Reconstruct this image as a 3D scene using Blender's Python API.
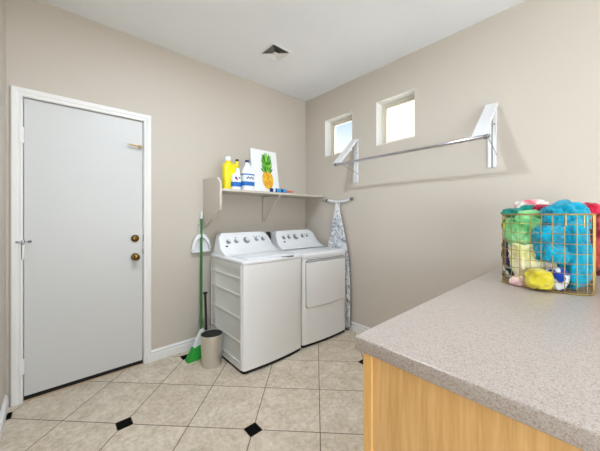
import bpy, bmesh, math, random
from mathutils import Vector, Matrix, noise
R = math.radians
PI = math.pi
random.seed(7)
for o in list(bpy.data.objects):
    bpy.data.objects.remove(o)
SC = bpy.context.scene
COL = SC.collection

def lin(c):
    return tuple(((v / 255) / 12.92 if v / 255 <= .04045 else ((v / 255 + .055) / 1.055) ** 2.4) for v in c) + (1.0,)

# ---------------------------------------------------------------- camera
FPX = 272.7
cam_d = bpy.data.cameras.new('camera')
cam = bpy.data.objects.new('camera', cam_d); COL.objects.link(cam)
cam_d.sensor_fit = 'HORIZONTAL'; cam_d.sensor_width = 36.0
cam_d.lens = 36.0 * FPX / 600
cam_d.shift_y = -9.2 / 600
cam_d.clip_start = 0.02
YAW = math.atan2(306, FPX)          # angle between the view axis and the back wall's normal turned right
cam.location = (0, 0, 1.25)
cam.rotation_euler = (PI / 2, 0, -(PI / 2 - YAW))
SC.camera = cam

# ---------------------------------------------------------------- world
w = bpy.data.worlds.new('sky'); SC.world = w; w.use_nodes = True
nt = w.node_tree; nt.nodes.clear()
tc = nt.nodes.new('ShaderNodeTexCoord'); sx = nt.nodes.new('ShaderNodeSeparateXYZ')
rp = nt.nodes.new('ShaderNodeValToRGB'); bg = nt.nodes.new('ShaderNodeBackground'); wo = nt.nodes.new('ShaderNodeOutputWorld')
nt.links.new(tc.outputs['Generated'], sx.inputs[0]); nt.links.new(sx.outputs['Z'], rp.inputs[0])
nt.links.new(rp.outputs[0], bg.inputs[0]); nt.links.new(bg.outputs[0], wo.inputs[0])
el = rp.color_ramp.elements
el[0].position = .22; el[0].color = (1, 1, 1, 1)
el[1].position = .38; el[1].color = (.36, .60, .92, 1)
e2 = el.new(.275); e2.color = (.78, .88, 1, 1)
e3 = el.new(.6); e3.color = (3.0, 3.2, 3.5, 1)
bg.inputs[1].default_value = 1.15

# ---------------------------------------------------------------- sun (lights the yard and grazes the window reveals)
sd = bpy.data.lights.new('sun', 'SUN'); sd.energy = 14.0; sd.angle = R(.6); sd.color = (1, .95, .88)
so = bpy.data.objects.new('sun', sd); COL.objects.link(so)
so.rotation_euler = Vector((-.2, .6, -.78)).to_track_quat('-Z', 'Y').to_euler()

# ---------------------------------------------------------------- daylight fill lamp added to brighten the room, outside an unseen rear opening
ad = bpy.data.lights.new('fill_daylight', 'AREA'); ad.shape = 'RECTANGLE'; ad.size = 3.0; ad.size_y = 2.0; ad.energy = 120; ad.color = (.82, .925, 1.0)
ao = bpy.data.objects.new('fill_daylight', ad); COL.objects.link(ao); ao.location = (1.085, -4.7, .75); ao.rotation_euler = (R(115), 0, 0)

# daylight fill lamp added from the left, outside another unseen opening
bd = bpy.data.lights.new('fill_daylight_side', 'AREA'); bd.shape = 'RECTANGLE'; bd.size = 2.6; bd.size_y = 2.0; bd.energy = 125; bd.color = (.82, .925, 1.0)
bo = bpy.data.objects.new('fill_daylight_side', bd); COL.objects.link(bo); bo.location = (-1.3, -2.3, 1.0)
bo.rotation_euler = Vector((.80, .55, .22)).to_track_quat('-Z', 'Y').to_euler()

# ---------------------------------------------------------------- exposure
SC.view_settings.view_transform = 'Standard'; SC.view_settings.look = 'None'
SC.view_settings.exposure = 0.08; SC.view_settings.gamma = 1.0
SC.view_settings.use_curve_mapping = False
BULB = 980.0          # radiance of the room's ceiling bulb
BULB_FILL = 380.0     # radiance of the fill bulb added behind the camera

# ================================================================ materials
class NT:
    def __init__(s, name):
        s.m = bpy.data.materials.new(name); s.m.use_nodes = True
        s.t = s.m.node_tree; s.b = s.t.nodes['Principled BSDF']
    def n(s, kind, **kw):
        x = s.t.nodes.new('ShaderNode' + kind)
        for k, v in kw.items():
            if k in ('operation', 'data_type', 'blend_type', 'feature', 'wave_type', 'bands_direction', 'distance', 'noise_dimensions'):
                setattr(x, k, v)
            else:
                x.inputs[int(k[1:]) if k[0] == 'i' and k[1:].isdigit() else k].default_value = v
        return x
    def l(s, a, b):
        s.t.links.new(a, b)
    def math(s, op, a, b=None):
        x = s.t.nodes.new('ShaderNodeMath'); x.operation = op
        for i, v in enumerate((a, b)):
            if v is None: continue
            if isinstance(v, (int, float)): x.inputs[i].default_value = v
            else: s.l(v, x.inputs[i])
        return x.outputs[0]
    def mix(s, f, a, b):
        x = s.t.nodes.new('ShaderNodeMix'); x.data_type = 'RGBA'
        for i, v in ((0, f), (6, a), (7, b)):
            if isinstance(v, (int, float, tuple)): x.inputs[i].default_value = v
            else: s.l(v, x.inputs[i])
        return x.outputs[2]
    def bump(s, h, strength, dist=.002):
        x = s.t.nodes.new('ShaderNodeBump'); x.inputs['Strength'].default_value = strength; x.inputs['Distance'].default_value = dist
        s.l(h, x.inputs['Height']); s.l(x.outputs[0], s.b.inputs['Normal'])
    def pos(s):
        return s.t.nodes.new('ShaderNodeNewGeometry').outputs['Position']
    def obj(s):
        return s.t.nodes.new('ShaderNodeTexCoord').outputs['Object']

def mat(name, rgb, rough=.5, metal=0.0, var=0.0, vscale=8.0, bump=0.0, bscale=150.0, coat=0.0, spec=None):
    k = NT(name); c = lin(rgb)
    k.b.inputs['Base Color'].default_value = c
    k.b.inputs['Roughness'].default_value = rough; k.b.inputs['Metallic'].default_value = metal
    if coat: k.b.inputs['Coat Weight'].default_value = coat; k.b.inputs['Coat Roughness'].default_value = .1
    if spec is not None: k.b.inputs['Specular IOR Level'].default_value = spec
    nz = k.n('TexNoise', Scale=vscale, Detail=4.0); k.l(k.obj(), nz.inputs['Vector'])
    v = max(var, .015)
    d = tuple(min(1, q * (1 - v)) for q in c[:3]) + (1,); u = tuple(min(1, q * (1 + v)) for q in c[:3]) + (1,)
    k.l(k.mix(nz.outputs['Fac'], d, u), k.b.inputs['Base Color'])
    if bump:
        nb = k.n('TexNoise', Scale=bscale, Detail=3.0); k.l(k.obj(), nb.inputs['Vector'])
        k.bump(nb.outputs['Fac'], bump)
    return k.m

M = {}
M['wall'] = mat('wall paint', (200, 191, 179), .75, var=.01, vscale=2, bump=.25, bscale=70)
M['ceiling'] = mat('ceiling paint', (234, 236, 238), .8, bump=.25, bscale=60)
M['trim'] = mat('white trim paint', (234, 232, 229), .4)
M['reveal'] = mat('daylight-whitened window return', (240, 238, 233), .6)  # whiter than the wall: strong daylight on the returns put into the colour
M['door'] = mat('white door paint', (208, 208, 206), .42)
M['shelf'] = mat('cream shelf paint', (205, 196, 183), .55)
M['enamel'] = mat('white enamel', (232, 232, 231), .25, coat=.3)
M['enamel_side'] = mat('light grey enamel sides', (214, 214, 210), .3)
M['plastic'] = mat('white plastic', (230, 231, 233), .35)
M['print'] = mat('grey print', (120, 122, 126), .5)
M['knobring'] = mat('grey knob skirt', (140, 142, 146), .4)
M['knobgrey'] = mat('silver grey knob', (188, 190, 194), .3, metal=.3)
M['black'] = mat('black plastic', (18, 18, 18), .5)
M['rubber'] = mat('black rubber', (14, 12, 11), .8)
M['dark'] = mat('dark shadow gap', (40, 36, 33), .8)
M['chrome'] = mat('chrome', (200, 200, 205), .12, metal=1.0)
M['steel'] = mat('brushed stainless steel', (222, 219, 213), .34, metal=1.0)
M['brass'] = mat('antique brass', (120, 92, 48), .25, metal=1.0)
M['bronze'] = mat('dark bronze', (70, 56, 40), .4, metal=.8)
M['goldb'] = mat('bright brass', (172, 144, 88), .4, metal=.35)
M['gold'] = mat('gold wire', (168, 143, 84), .35, metal=.8)
M['green'] = mat('green plastic handle', (30, 112, 48), .35)
M['bristle'] = mat('bright green bristles', (42, 160, 56), .7, var=.25, vscale=90, bump=.5, bscale=300)
M['yellow'] = mat('yellow bottle plastic', (238, 218, 20), .3)
M['blue'] = mat('blue print', (28, 110, 190), .4)
M['navy'] = mat('navy cap', (24, 48, 120), .4)
M['skyblue'] = mat('cyan tube', (56, 160, 214), .35)
M['orange'] = mat('orange plastic', (214, 110, 56), .4)
M['canvas'] = mat('white canvas', (248, 248, 247), .7, bump=.2, bscale=600)
M['sky_white'] = mat('label white', (236, 240, 244), .4)
M['ringrey'] = mat('grey rubber cap', (110, 110, 112), .5)
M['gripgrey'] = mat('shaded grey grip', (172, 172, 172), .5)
M['brown'] = mat('brown underside felt', (122, 98, 72), .8, var=.3, vscale=60)
M['stucco'] = mat('neighbour stucco', (136, 121, 117), .9, bump=.4, bscale=30)
M['ground'] = mat('yard gravel', (226, 218, 208), .9, var=.1, vscale=20)
M['winframe'] = mat('almond vinyl window frame', (214, 207, 192), .4)

def tile_mat():
    k = NT('beige stone tile')
    sp = k.n('SeparateXYZ'); k.l(k.pos(), sp.inputs[0])
    s2 = .3925 * math.sqrt(2)
    x = k.math('SUBTRACT', sp.outputs[0], .303); y = k.math('SUBTRACT', sp.outputs[1], 1.932)
    p = k.math('DIVIDE', k.math('ADD', x, y), s2); q = k.math('DIVIDE', k.math('SUBTRACT', x, y), s2)
    def near(v):       # distance to the nearest integer
        return k.math('ABSOLUTE', k.math('SUBTRACT', v, k.math('ROUND', v)))
    g = k.math('LESS_THAN', k.math('MINIMUM', near(p), near(q)), .0068)
    def even(v):
        return k.math('ABSOLUTE', k.math('SUBTRACT', v, k.math('MULTIPLY', k.math('ROUND', k.math('MULTIPLY', v, .5)), 2.0)))
    dsum = k.math('ADD', even(p), even(q))
    ins = k.math('LESS_THAN', dsum, .142)
    insg = k.math('LESS_THAN', dsum, .156)
    cid = k.t.nodes.new('ShaderNodeCombineXYZ'); k.l(k.math('FLOOR', p), cid.inputs[0]); k.l(k.math('FLOOR', q), cid.inputs[1])
    wn = k.t.nodes.new('ShaderNodeTexWhiteNoise'); k.l(cid.outputs[0], wn.inputs['Vector'])
    add = k.n('VectorMath', operation='ADD'); k.l(k.pos(), add.inputs[0]); k.l(wn.outputs['Color'], add.inputs[1])
    n1 = k.n('TexNoise', Scale=9.0, Detail=6.0, Roughness=.65); k.l(add.outputs[0], n1.inputs['Vector'])
    n2 = k.n('TexNoise', Scale=38.0, Detail=5.0, Roughness=.7); k.l(add.outputs[0], n2.inputs['Vector'])
    rp = k.t.nodes.new('ShaderNodeValToRGB'); k.l(n1.outputs['Fac'], rp.inputs[0])
    e = rp.color_ramp.elements; e[0].position = .32; e[0].color = lin((182, 164, 138)); e[1].position = .68; e[1].color = lin((226, 214, 196))
    r2 = k.t.nodes.new('ShaderNodeValToRGB'); k.l(n2.outputs['Fac'], r2.inputs[0])
    e = r2.color_ramp.elements; e[0].position = .36; e[0].color = lin((168, 150, 126)); e[1].position = .62; e[1].color = lin((230, 219, 203))
    c = k.mix(.45, rp.outputs[0], r2.outputs[0])
    tint = k.mix(k.math('MULTIPLY', wn.outputs['Value'], .22), c, lin((186, 170, 148)))
    c = k.mix(g, tint, lin((92, 78, 62)))
    c = k.mix(insg, c, lin((150, 132, 108)))
    c = k.mix(ins, c, lin((9, 8, 8)))
    k.l(c, k.b.inputs['Base Color'])
    k.l(k.math('ADD', k.math('MULTIPLY', ins, .4), .42), k.b.inputs['Roughness'])
    k.l(k.math('SUBTRACT', .5, k.math('MULTIPLY', ins, .42)), k.b.inputs['Specular IOR Level'])
    h = k.math('SUBTRACT', k.math('MULTIPLY', n2.outputs['Fac'], .12), g)
    k.bump(h, .25, .003)
    return k.m
M['tile'] = tile_mat()

def laminate():
    k = NT('speckled laminate')
    n1 = k.n('TexNoise', Scale=330.0, Detail=3.0, Roughness=.7); k.l(k.pos(), n1.inputs['Vector'])
    n2 = k.n('TexVoronoi', Scale=330.0); k.l(k.pos(), n2.inputs['Vector'])
    rp = k.t.nodes.new('ShaderNodeValToRGB'); k.l(n1.outputs['Fac'], rp.inputs[0])
    e = rp.color_ramp.elements; e[0].position = .30; e[0].color = lin((154, 138, 126)); e[1].position = .55; e[1].color = lin((182, 172, 164))
    x = e = rp.color_ramp.elements.new(.72); x.color = lin((194, 185, 177))
    sp = k.n('SeparateColor'); k.l(n2.outputs['Color'], sp.inputs[0])
    f = k.math('MULTIPLY', k.math('GREATER_THAN', sp.outputs[0], .84), .4)
    c = k.mix(f, rp.outputs[0], lin((132, 106, 88)))
    k.l(c, k.b.inputs['Base Color']); k.b.inputs['Roughness'].default_value = .33
    return k.m
M['laminate'] = laminate()

def oak(name, axis='Z', a=(228, 184, 122), b=(210, 162, 98)):
    k = NT(name)
    mp = k.t.nodes.new('ShaderNodeMapping'); k.l(k.obj(), mp.inputs[0])
    mp.inputs['Scale'].default_value = {'Z': (16, 16, .9), 'X': (.9, 16, 16), 'Y': (16, .9, 16)}[axis]
    n1 = k.n('TexNoise', Scale=2.6, Detail=6.0, Roughness=.6, Distortion=.6); k.l(mp.outputs[0], n1.inputs['Vector'])
    n2 = k.n('TexNoise', Scale=14.0, Detail=3.0); k.l(mp.outputs[0], n2.inputs['Vector'])
    f = k.math('ADD', k.math('MULTIPLY', n1.outputs['Fac'], .7), k.math('MULTIPLY', n2.outputs['Fac'], .3))
    rp = k.t.nodes.new('ShaderNodeValToRGB'); k.l(f, rp.inputs[0])
    e = rp.color_ramp.elements; e[0].position = .38; e[0].color = lin(b); e[1].position = .6; e[1].color = lin(a)
    k.l(rp.outputs[0], k.b.inputs['Base Color']); k.b.inputs['Roughness'].default_value = .4
    k.bump(n2.outputs['Fac'], .08)
    return k.m
M['oak'] = oak('golden oak')
M['oak_edge'] = oak('golden oak stile', 'Z', (236, 190, 118), (222, 170, 98))

def floral():
    k = NT('white and blue grey floral cover')
    n1 = k.n('TexNoise', Scale=26.0, Detail=2.0, Distortion=1.2); k.l(k.pos(), n1.inputs['Vector'])
    n2 = k.n('TexNoise', Scale=11.0, Detail=2.0, Distortion=.8); k.l(k.pos(), n2.inputs['Vector'])
    r1 = k.t.nodes.new('ShaderNodeValToRGB'); k.l(n1.outputs['Fac'], r1.inputs[0])
    e = r1.color_ramp.elements; e[0].position = .555; e[0].color = (0, 0, 0, 1); e[1].position = .60; e[1].color = (1, 1, 1, 1)
    r2 = k.t.nodes.new('ShaderNodeValToRGB'); k.l(n2.outputs['Fac'], r2.inputs[0])
    e = r2.color_ramp.elements; e[0].position = .42; e[0].color = (0, 0, 0, 1); e[1].position = .6; e[1].color = (1, 1, 1, 1)
    c = k.mix(r2.outputs[0], lin((232, 232, 231)), lin((196, 200, 206)))
    c = k.mix(r1.outputs[0], c, lin((136, 146, 162)))
    k.l(c, k.b.inputs['Base Color']); k.b.inputs['Roughness'].default_value = .85
    return k.m
M['floral'] = floral()

def towel(name, a, b=None, scale=14.0, lo=.42, hi=.58):
    k = NT(name); b = b or tuple(int(v * .9) for v in a)
    n1 = k.n('TexNoise', Scale=scale, Detail=3.0); k.l(k.obj(), n1.inputs['Vector'])
    rp = k.t.nodes.new('ShaderNodeValToRGB'); k.l(n1.outputs['Fac'], rp.inputs[0])
    e = rp.color_ramp.elements; e[0].position = lo; e[0].color = lin(b); e[1].position = hi; e[1].color = lin(a)
    k.l(rp.outputs[0], k.b.inputs['Base Color']); k.b.inputs['Roughness'].default_value = .95
    k.b.inputs['Specular IOR Level'].default_value = .15
    k.b.inputs['Sheen Weight'].default_value = .3
    n2 = k.n('TexNoise', Scale=420.0, Detail=2.0); k.l(k.obj(), n2.inputs['Vector']); n3 = k.n('TexNoise', Scale=8.0, Detail=1.0, Distortion=.9); k.l(k.obj(), n3.inputs['Vector'])
    hh = k.math('ADD', k.math('MULTIPLY', n2.outputs['Fac'], .06), k.math('ABSOLUTE', k.math('SUBTRACT', n3.outputs['Fac'], .5)))
    k.bump(hh, .75, .05)
    return k.m
def stripes(name, cols, scale):
    k = NT(name)
    wv = k.n('TexWave', Scale=scale, Distortion=2.0); k.l(k.obj(), wv.inputs['Vector'])
    rp = k.t.nodes.new('ShaderNodeValToRGB'); k.l(wv.outputs['Fac'], rp.inputs[0]); rp.color_ramp.interpolation = 'CONSTANT'
    e = rp.color_ramp.elements; e[0].color = lin(cols[0]); e[1].position = .8; e[1].color = lin(cols[-1])
    for i, c in enumerate(cols[1:-1]):
        x = e.new(.3 + .2 * i); x.color = lin(c)
    k.l(rp.outputs[0], k.b.inputs['Base Color']); k.b.inputs['Roughness'].default_value = .95
    return k.m

def glass():
    m = bpy.data.materials.new('window glass'); m.use_nodes = True; t = m.node_tree; t.nodes.clear()
    tr = t.nodes.new('ShaderNodeBsdfTransparent'); gl = t.nodes.new('ShaderNodeBsdfGlossy'); gl.inputs['Roughness'].default_value = .02
    fr = t.nodes.new('ShaderNodeFresnel'); fr.inputs[0].default_value = 1.3
    nz = t.nodes.new('ShaderNodeTexNoise'); nz.inputs['Scale'].default_value = 2.0
    rp = t.nodes.new('ShaderNodeValToRGB'); rp.color_ramp.elements[0].color = (.97, .98, .98, 1); rp.color_ramp.elements[1].color = (.99, 1, 1, 1)
    mx = t.nodes.new('ShaderNodeMixShader'); ou = t.nodes.new('ShaderNodeOutputMaterial')
    t.links.new(nz.outputs['Fac'], rp.inputs[0]); t.links.new(rp.outputs[0], tr.inputs[0])
    t.links.new(fr.outputs[0], mx.inputs[0]); t.links.new(tr.outputs[0], mx.inputs[1]); t.links.new(gl.outputs[0], mx.inputs[2]); t.links.new(mx.outputs[0], ou.inputs[0])
    return m
M['glass'] = glass()

def emit(name, strength, rgb):
    k = NT(name); k.b.inputs['Emission Color'].default_value = lin(rgb); k.b.inputs['Emission Strength'].default_value = strength
    k.b.inputs['Base Color'].default_value = (.9, .9, .9, 1)
    return k.m

# ================================================================ mesh helpers
class MB:
    """collects shapes in one bmesh; build() links them as ONE mesh object"""
    def __init__(s):
        s.bm = bmesh.new(); s.mi = 0
    def _face(s, vs):
        try:
            f = s.bm.faces.new(vs); f.material_index = s.mi; return f
        except ValueError:
            return None
    def box(s, a, b, bev=0.0, seg=2):
        t = bmesh.new()
        r = bmesh.ops.create_cube(t, size=1.0)
        for v in t.verts:
            v.co = Vector([(a[i] + b[i]) / 2 + v.co[i] * (b[i] - a[i]) for i in range(3)])
        if bev > 0:
            bmesh.ops.bevel(t, geom=list(t.edges), offset=bev, segments=seg, profile=.5, affect='EDGES')
        return s._merge(t)
    def _merge(s, t, mtx=None):
        mp = {}
        for v in t.verts:
            mp[v] = s.bm.verts.new(mtx @ v.co if mtx else v.co)
        for f in t.faces:
            s._face([mp[v] for v in f.verts])
        t.free(); return s
    def prism(s, pts, axis, a, b, bev=0.0, seg=2):
        """polygon pts (2-D) extruded along axis from a to b; axis 0: pts are (y,z); 1: (x,z); 2: (x,y)"""
        t = bmesh.new()
        def P(p, h):
            return {0: (h, p[0], p[1]), 1: (p[0], h, p[1]), 2: (p[0], p[1], h)}[axis]
        va = [t.verts.new(P(p, a)) for p in pts]; vb = [t.verts.new(P(p, b)) for p in pts]
        n = len(pts)
        t.faces.new(va); t.faces.new(vb[::-1])
        for i in range(n):
            t.faces.new((va[i], vb[i], vb[(i + 1) % n], va[(i + 1) % n]))
        bmesh.ops.recalc_face_normals(t, faces=list(t.faces))
        if bev > 0:
            bmesh.ops.bevel(t, geom=list(t.edges), offset=bev, segments=seg, profile=.5, affect='EDGES')
        return s._merge(t)
    def tube(s, pts, r, seg=10, closed=False, caps=True):
        pts = [Vector(p) for p in pts]; n = len(pts)
        rs = r if isinstance(r, (list, tuple)) else [r] * n
        rings = []; up = None
        for i, p in enumerate(pts):
            if closed: d = (pts[(i + 1) % n] - pts[i - 1])
            else: d = (pts[min(i + 1, n - 1)] - pts[max(i - 1, 0)])
            d.normalize()
            if up is None:
                up = d.orthogonal().normalized()
            else:
                up = (up - d * up.dot(d))
                up = up.normalized() if up.length > 1e-6 else d.orthogonal().normalized()
            q = d.cross(up)
            rings.append([s.bm.verts.new(p + (up * math.cos(2 * PI * k / seg) + q * math.sin(2 * PI * k / seg)) * rs[i]) for k in range(seg)])
        for i in range(n if closed else n - 1):
            A, B = rings[i], rings[(i + 1) % n]
            for k in range(seg):
                s._face((A[k], A[(k + 1) % seg], B[(k + 1) % seg], B[k]))
        if caps and not closed:
            s._face(rings[0][::-1]); s._face(rings[-1])
        return s
    def lathe(s, prof, c=(0, 0, 0), axis='Z', seg=32, sx=1.0, sy=1.0):
        """prof: (radius, height) list; flat ends close themselves"""
        rings = []
        for (r, h) in prof:
            ring = []
            for k in range(seg):
                a = 2 * PI * k / seg; x, y = r * math.cos(a) * sx, r * math.sin(a) * sy
                co = {'Z': (x, y, h), 'Y': (x, h, y), 'X': (h, x, y)}[axis]
                ring.append(s.bm.verts.new(Vector(c) + Vector(co)))
            rings.append(ring)
        for A, B in zip(rings, rings[1:]):
            for k in range(seg):
                s._face((A[k], A[(k + 1) % seg], B[(k + 1) % seg], B[k]))
        if prof[0][0] > 1e-5: s._face(rings[0][::-1])
        if prof[-1][0] > 1e-5: s._face(rings[-1])
        return s
    def loft(s, rows, close=True):
        R_ = [[s.bm.verts.new(p) for p in row] for row in rows]
        n = len(R_[0])
        for A, B in zip(R_, R_[1:]):
            for k in range(n if close else n - 1):
                s._face((A[k], A[(k + 1) % n], B[(k + 1) % n], B[k]))
        if close:
            s._face(R_[0][::-1]); s._face(R_[-1])
        return s
    def ball(s, c, rad, seed=0, amp=.0, freq=6.0, sub=5, mtx=None, power=1.0):
        t = bmesh.new(); bmesh.ops.create_icosphere(t, subdivisions=sub, radius=1.0)
        off = Vector((seed * 3.7, seed * 1.3, seed * 2.1))
        rn = random.Random(seed); fd = Vector((rn.uniform(-1, 1), rn.uniform(-.4, .4), rn.uniform(-1, 1))).normalized(); fe = Vector((fd.z, rn.uniform(-.5, .5), -fd.x)).normalized()
        for v in t.verts:
            n = v.co.normalized(); q = Vector([math.copysign(abs(n[i]) ** power, n[i]) for i in range(3)])
            wv = n.dot(fd) * freq + noise.noise(n * 1.7 + off * 2) * 3.2
            w2 = n.dot(fe) * freq * .7 + noise.noise(n * 1.4 + off * 3) * 3.6
            d = 1 + amp * (noise.noise(n * 1.5 + off) * 1.0 + .3 - 1.0 * (1 - abs(math.sin(wv))) ** 3 - .7 * (1 - abs(math.sin(w2))) ** 4)
            v.co = Vector((q.x * rad[0], q.y * rad[1], q.z * rad[2])) * d
        m = Matrix.Translation(Vector(c)) @ (mtx.to_4x4() if mtx else Matrix.Identity(4))
        return s._merge(t, m)
    def build(s, name, m, parent=None, smooth=False, world=False, angle=40):
        bm = s.bm
        bmesh.ops.remove_doubles(bm, verts=list(bm.verts), dist=1e-6)
        bmesh.ops.recalc_face_normals(bm, faces=list(bm.faces))
        if world and parent is not None:
            off = Vector(parent.location); pp = parent.parent
            while pp is not None:
                off += Vector(pp.location); pp = pp.parent
            for v in bm.verts: v.co -= off
        me = bpy.data.meshes.new(name); bm.to_mesh(me); bm.free()
        for x in (m if isinstance(m, (list, tuple)) else [m]): me.materials.append(x)
        for p in me.polygons: p.use_smooth = bool(smooth)
        if smooth and angle < 180:
            me.set_sharp_from_angle(angle=R(angle))
        o = bpy.data.objects.new(name, me); COL.objects.link(o)
        if parent is not None: o.parent = parent
        return o

def tag(o, label, cat, group=None, kind=None):
    o['label'] = label; o['category'] = cat
    if group: o['group'] = group
    if kind: o['kind'] = kind
    return o
def thing(name, label, cat, loc=(0, 0, 0), rz=0.0, group=None):
    o = bpy.data.objects.new(name, None); COL.objects.link(o); o.empty_display_size = .05
    o.location = loc; o.rotation_euler = (0, 0, rz)
    return tag(o, label, cat, group)
def struct(o, label=None, cat=None):
    o['kind'] = 'structure'
    if label: o['label'] = label; o['category'] = cat
    return o
def children(o):
    return [c for c in COL.objects if c.parent == o]
def copy_tree(o, parent=None):
    c = o.copy(); COL.objects.link(c)
    if parent is not None: c.parent = parent
    for ch in children(o): copy_tree(ch, c)
    return c
def rrect(x0, y0, x1, y1, r, n=6):
    pts = []
    rr = r if isinstance(r, (list, tuple)) else [r] * 4
    for (cx, cy, a0), q in zip(((x0, y0, 180), (x1, y0, 270), (x1, y1, 0), (x0, y1, 90)), rr):
        cx += q if cx == x0 else -q; cy += q if cy == y0 else -q
        if q < 1e-6: pts.append((cx, cy)); continue
        for k in range(n + 1):
            a = R(a0 + 90 * k / n); pts.append((cx + q * math.cos(a), cy + q * math.sin(a)))
    return pts
def at(px, py, depth):
    """a point of the place seen at photo pixel (px, py) at a given distance in front of the viewpoint"""
    u = (px - 300) / FPX * depth; v = -(py - 216.3) / FPX * depth
    s, c = math.sin(YAW), math.cos(YAW)
    return Vector((u * s + depth * c, -u * c + depth * s, 1.25 + v))

# ================================================================ room shell
XL, XR, YB, YF, ZC = -.25, 2.42, 2.607, -3.5, 2.743
WT = .15

def grid_wall(axis, p0, p1, cuts_u, cuts_v, holes):
    """wall slab between planes p0 and p1 (axis 0 = x plane, 1 = y plane) with rectangular openings"""
    b = MB(); us = sorted(cuts_u); vs = sorted(cuts_v)
    def solid(i, j):
        if i < 0 or j < 0 or i >= len(us) - 1 or j >= len(vs) - 1: return False
        cu, cv = (us[i] + us[i + 1]) / 2, (vs[j] + vs[j + 1]) / 2
        return not any(h[0] < cu < h[1] and h[2] < cv < h[3] for h in holes)
    def P(p, u, v): return (p, u, v) if axis == 0 else (u, p, v)
    def quad(*c): b._face([b.bm.verts.new(x) for x in c])
    for i in range(len(us) - 1):
        for j in range(len(vs) - 1):
            if not solid(i, j): continue
            u0, u1, v0, v1 = us[i], us[i + 1], vs[j], vs[j + 1]
            for p in (p0, p1): quad(P(p, u0, v0), P(p, u1, v0), P(p, u1, v1), P(p, u0, v1))
            if not solid(i - 1, j): quad(P(p0, u0, v0), P(p1, u0, v0), P(p1, u0, v1), P(p0, u0, v1))
            if not solid(i + 1, j): quad(P(p0, u1, v0), P(p1, u1, v0), P(p1, u1, v1), P(p0, u1, v1))
            if not solid(i, j - 1): quad(P(p0, u0, v0), P(p1, u0, v0), P(p1, u1, v0), P(p0, u1, v0))
            if not solid(i, j + 1): quad(P(p0, u0, v1), P(p1, u0, v1), P(p1, u1, v1), P(p0, u1, v1))
    return b

struct(MB().box((XL - WT, YF - WT, -.1), (XR + WT, YB + WT, 0)).build('floor', M['tile']), 'beige diagonal stone tile floor with small black inset squares', 'floor')
struct(MB().box((XL - WT, YF - WT, ZC), (XR + WT, YB + WT, ZC + .12)).build('ceiling', M['ceiling']), 'flat white ceiling', 'ceiling')
DX0, DX1, DZ = -.170, .546, 2.052       # door opening
struct(grid_wall(1, YB, YB + WT, [XL - WT, DX0 - .015, DX1 + .015, XR + WT], [0, DZ + .015, ZC],
                 [(DX0 - .015, DX1 + .015, 0, DZ + .015)]).build('wall_back', M['wall']), 'beige back wall holding the door and the shelf', 'wall')
W1 = (1.853, 2.261, 1.967, 2.403); W2 = (1.151, 1.552, 1.965, 2.406)
struct(grid_wall(0, XR, XR + WT, [YF - WT, W2[0], W2[1], W1[0], W1[1], YB], [0, 1.965, 1.967, 2.403, 2.406, ZC], [W1, W2]).build('wall_right', M['wall']),
       'beige right wall with two small square windows', 'wall')
struct(grid_wall(0, XL - WT, XL, [YF - WT, -2.9, -.9, YB], [0, .05, 2.2, ZC], [(-2.9, -.9, .05, 2.2)]).build('wall_left', M['wall']), 'beige left wall beside the door', 'wall')  # unseen opening added to let the side fill lamp in
struct(grid_wall(1, YF - WT, YF, [XL, -.02, 2.19, XR], [0, .6, 2.3, ZC], [(-.02, 2.19, .6, 2.3)]).build('wall_front', M['wall']), 'beige wall behind the viewpoint', 'wall')  # unseen opening added so the rear fill lamp reaches the room

def baseboard(name, axis, plane, a, b, sgn):
    """profiled skirting; axis 1 = runs along x on a y plane, axis 0 = runs along y on an x plane"""
    pf = [(0, 0), (.015, 0), (.015, .062), (.009, .066), (.009, .071), (.013, .074), (.013, .084), (.005, .092), (.005, .098), (0, .098)]
    pts = [(plane + sgn * d, z) for d, z in pf]
    o = MB().prism(pts, 0 if axis == 1 else 1, a, b).build(name, M['trim'])
    return struct(o, None)
CW = .058
struct(baseboard('baseboard_back', 1, YB, DX1 + CW, XR - .0005, -1), 'white baseboard along the back wall right of the door', 'baseboard')
struct(baseboard('baseboard_right', 0, XR, .47, YB - .0145, -1), 'white baseboard along the right wall', 'baseboard')
struct(baseboard('baseboard_left', 0, XL, -.85, YB - .02, 1), 'white baseboard along the left wall', 'baseboard')

# ---- door casing and jamb
b = MB()
def casing_profile(w):
    return [(0, 0), (0, .011), (.008, .016), (w * .35, .014), (w * .55, .019), (w - .006, .019), (w, .014), (w, 0)]
cp = casing_profile(CW)
# legs (profile in x,y swept along z) and head, mitred
def mitred(b):
    loop = []
    for (d, h) in cp:
        y = YB - h
        loop.append([(DX0 - d, y, 0), (DX0 - d, y, DZ + d), (DX1 + d, y, DZ + d), (DX1 + d, y, 0)])
    rows = [[loop[i][k] for i in range(len(cp))] for k in range(4)]
    b.loft(rows)
mitred(b)
b.box((DX0 - .014, YB, 0), (DX0, YB + WT - .01, DZ)); b.box((DX1, YB, 0), (DX1 + .014, YB + WT - .01, DZ)); b.box((DX0 - .014, YB, DZ), (DX1 + .014, YB + WT - .01, DZ + .014))
# door stops
b.box((DX0, YB + .052, 0), (DX0 + .012, YB + .085, DZ)); b.box((DX1 - .012, YB + .052, 0), (DX1, YB + .085, DZ)); b.box((DX0, YB + .052, DZ - .012), (DX1, YB + .085, DZ))
trim1 = struct(b.build('trim_1', M['trim']), 'white door casing around the door', 'door casing')
for z0, z1 in ((1.037, 1.095), (.93, .975)):
    MB().box((DX1 - .0015, YB + .002, z0), (DX1, YB + .024, z1)).build('strike_plate', M['bronze'], trim1, world=True)

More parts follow.
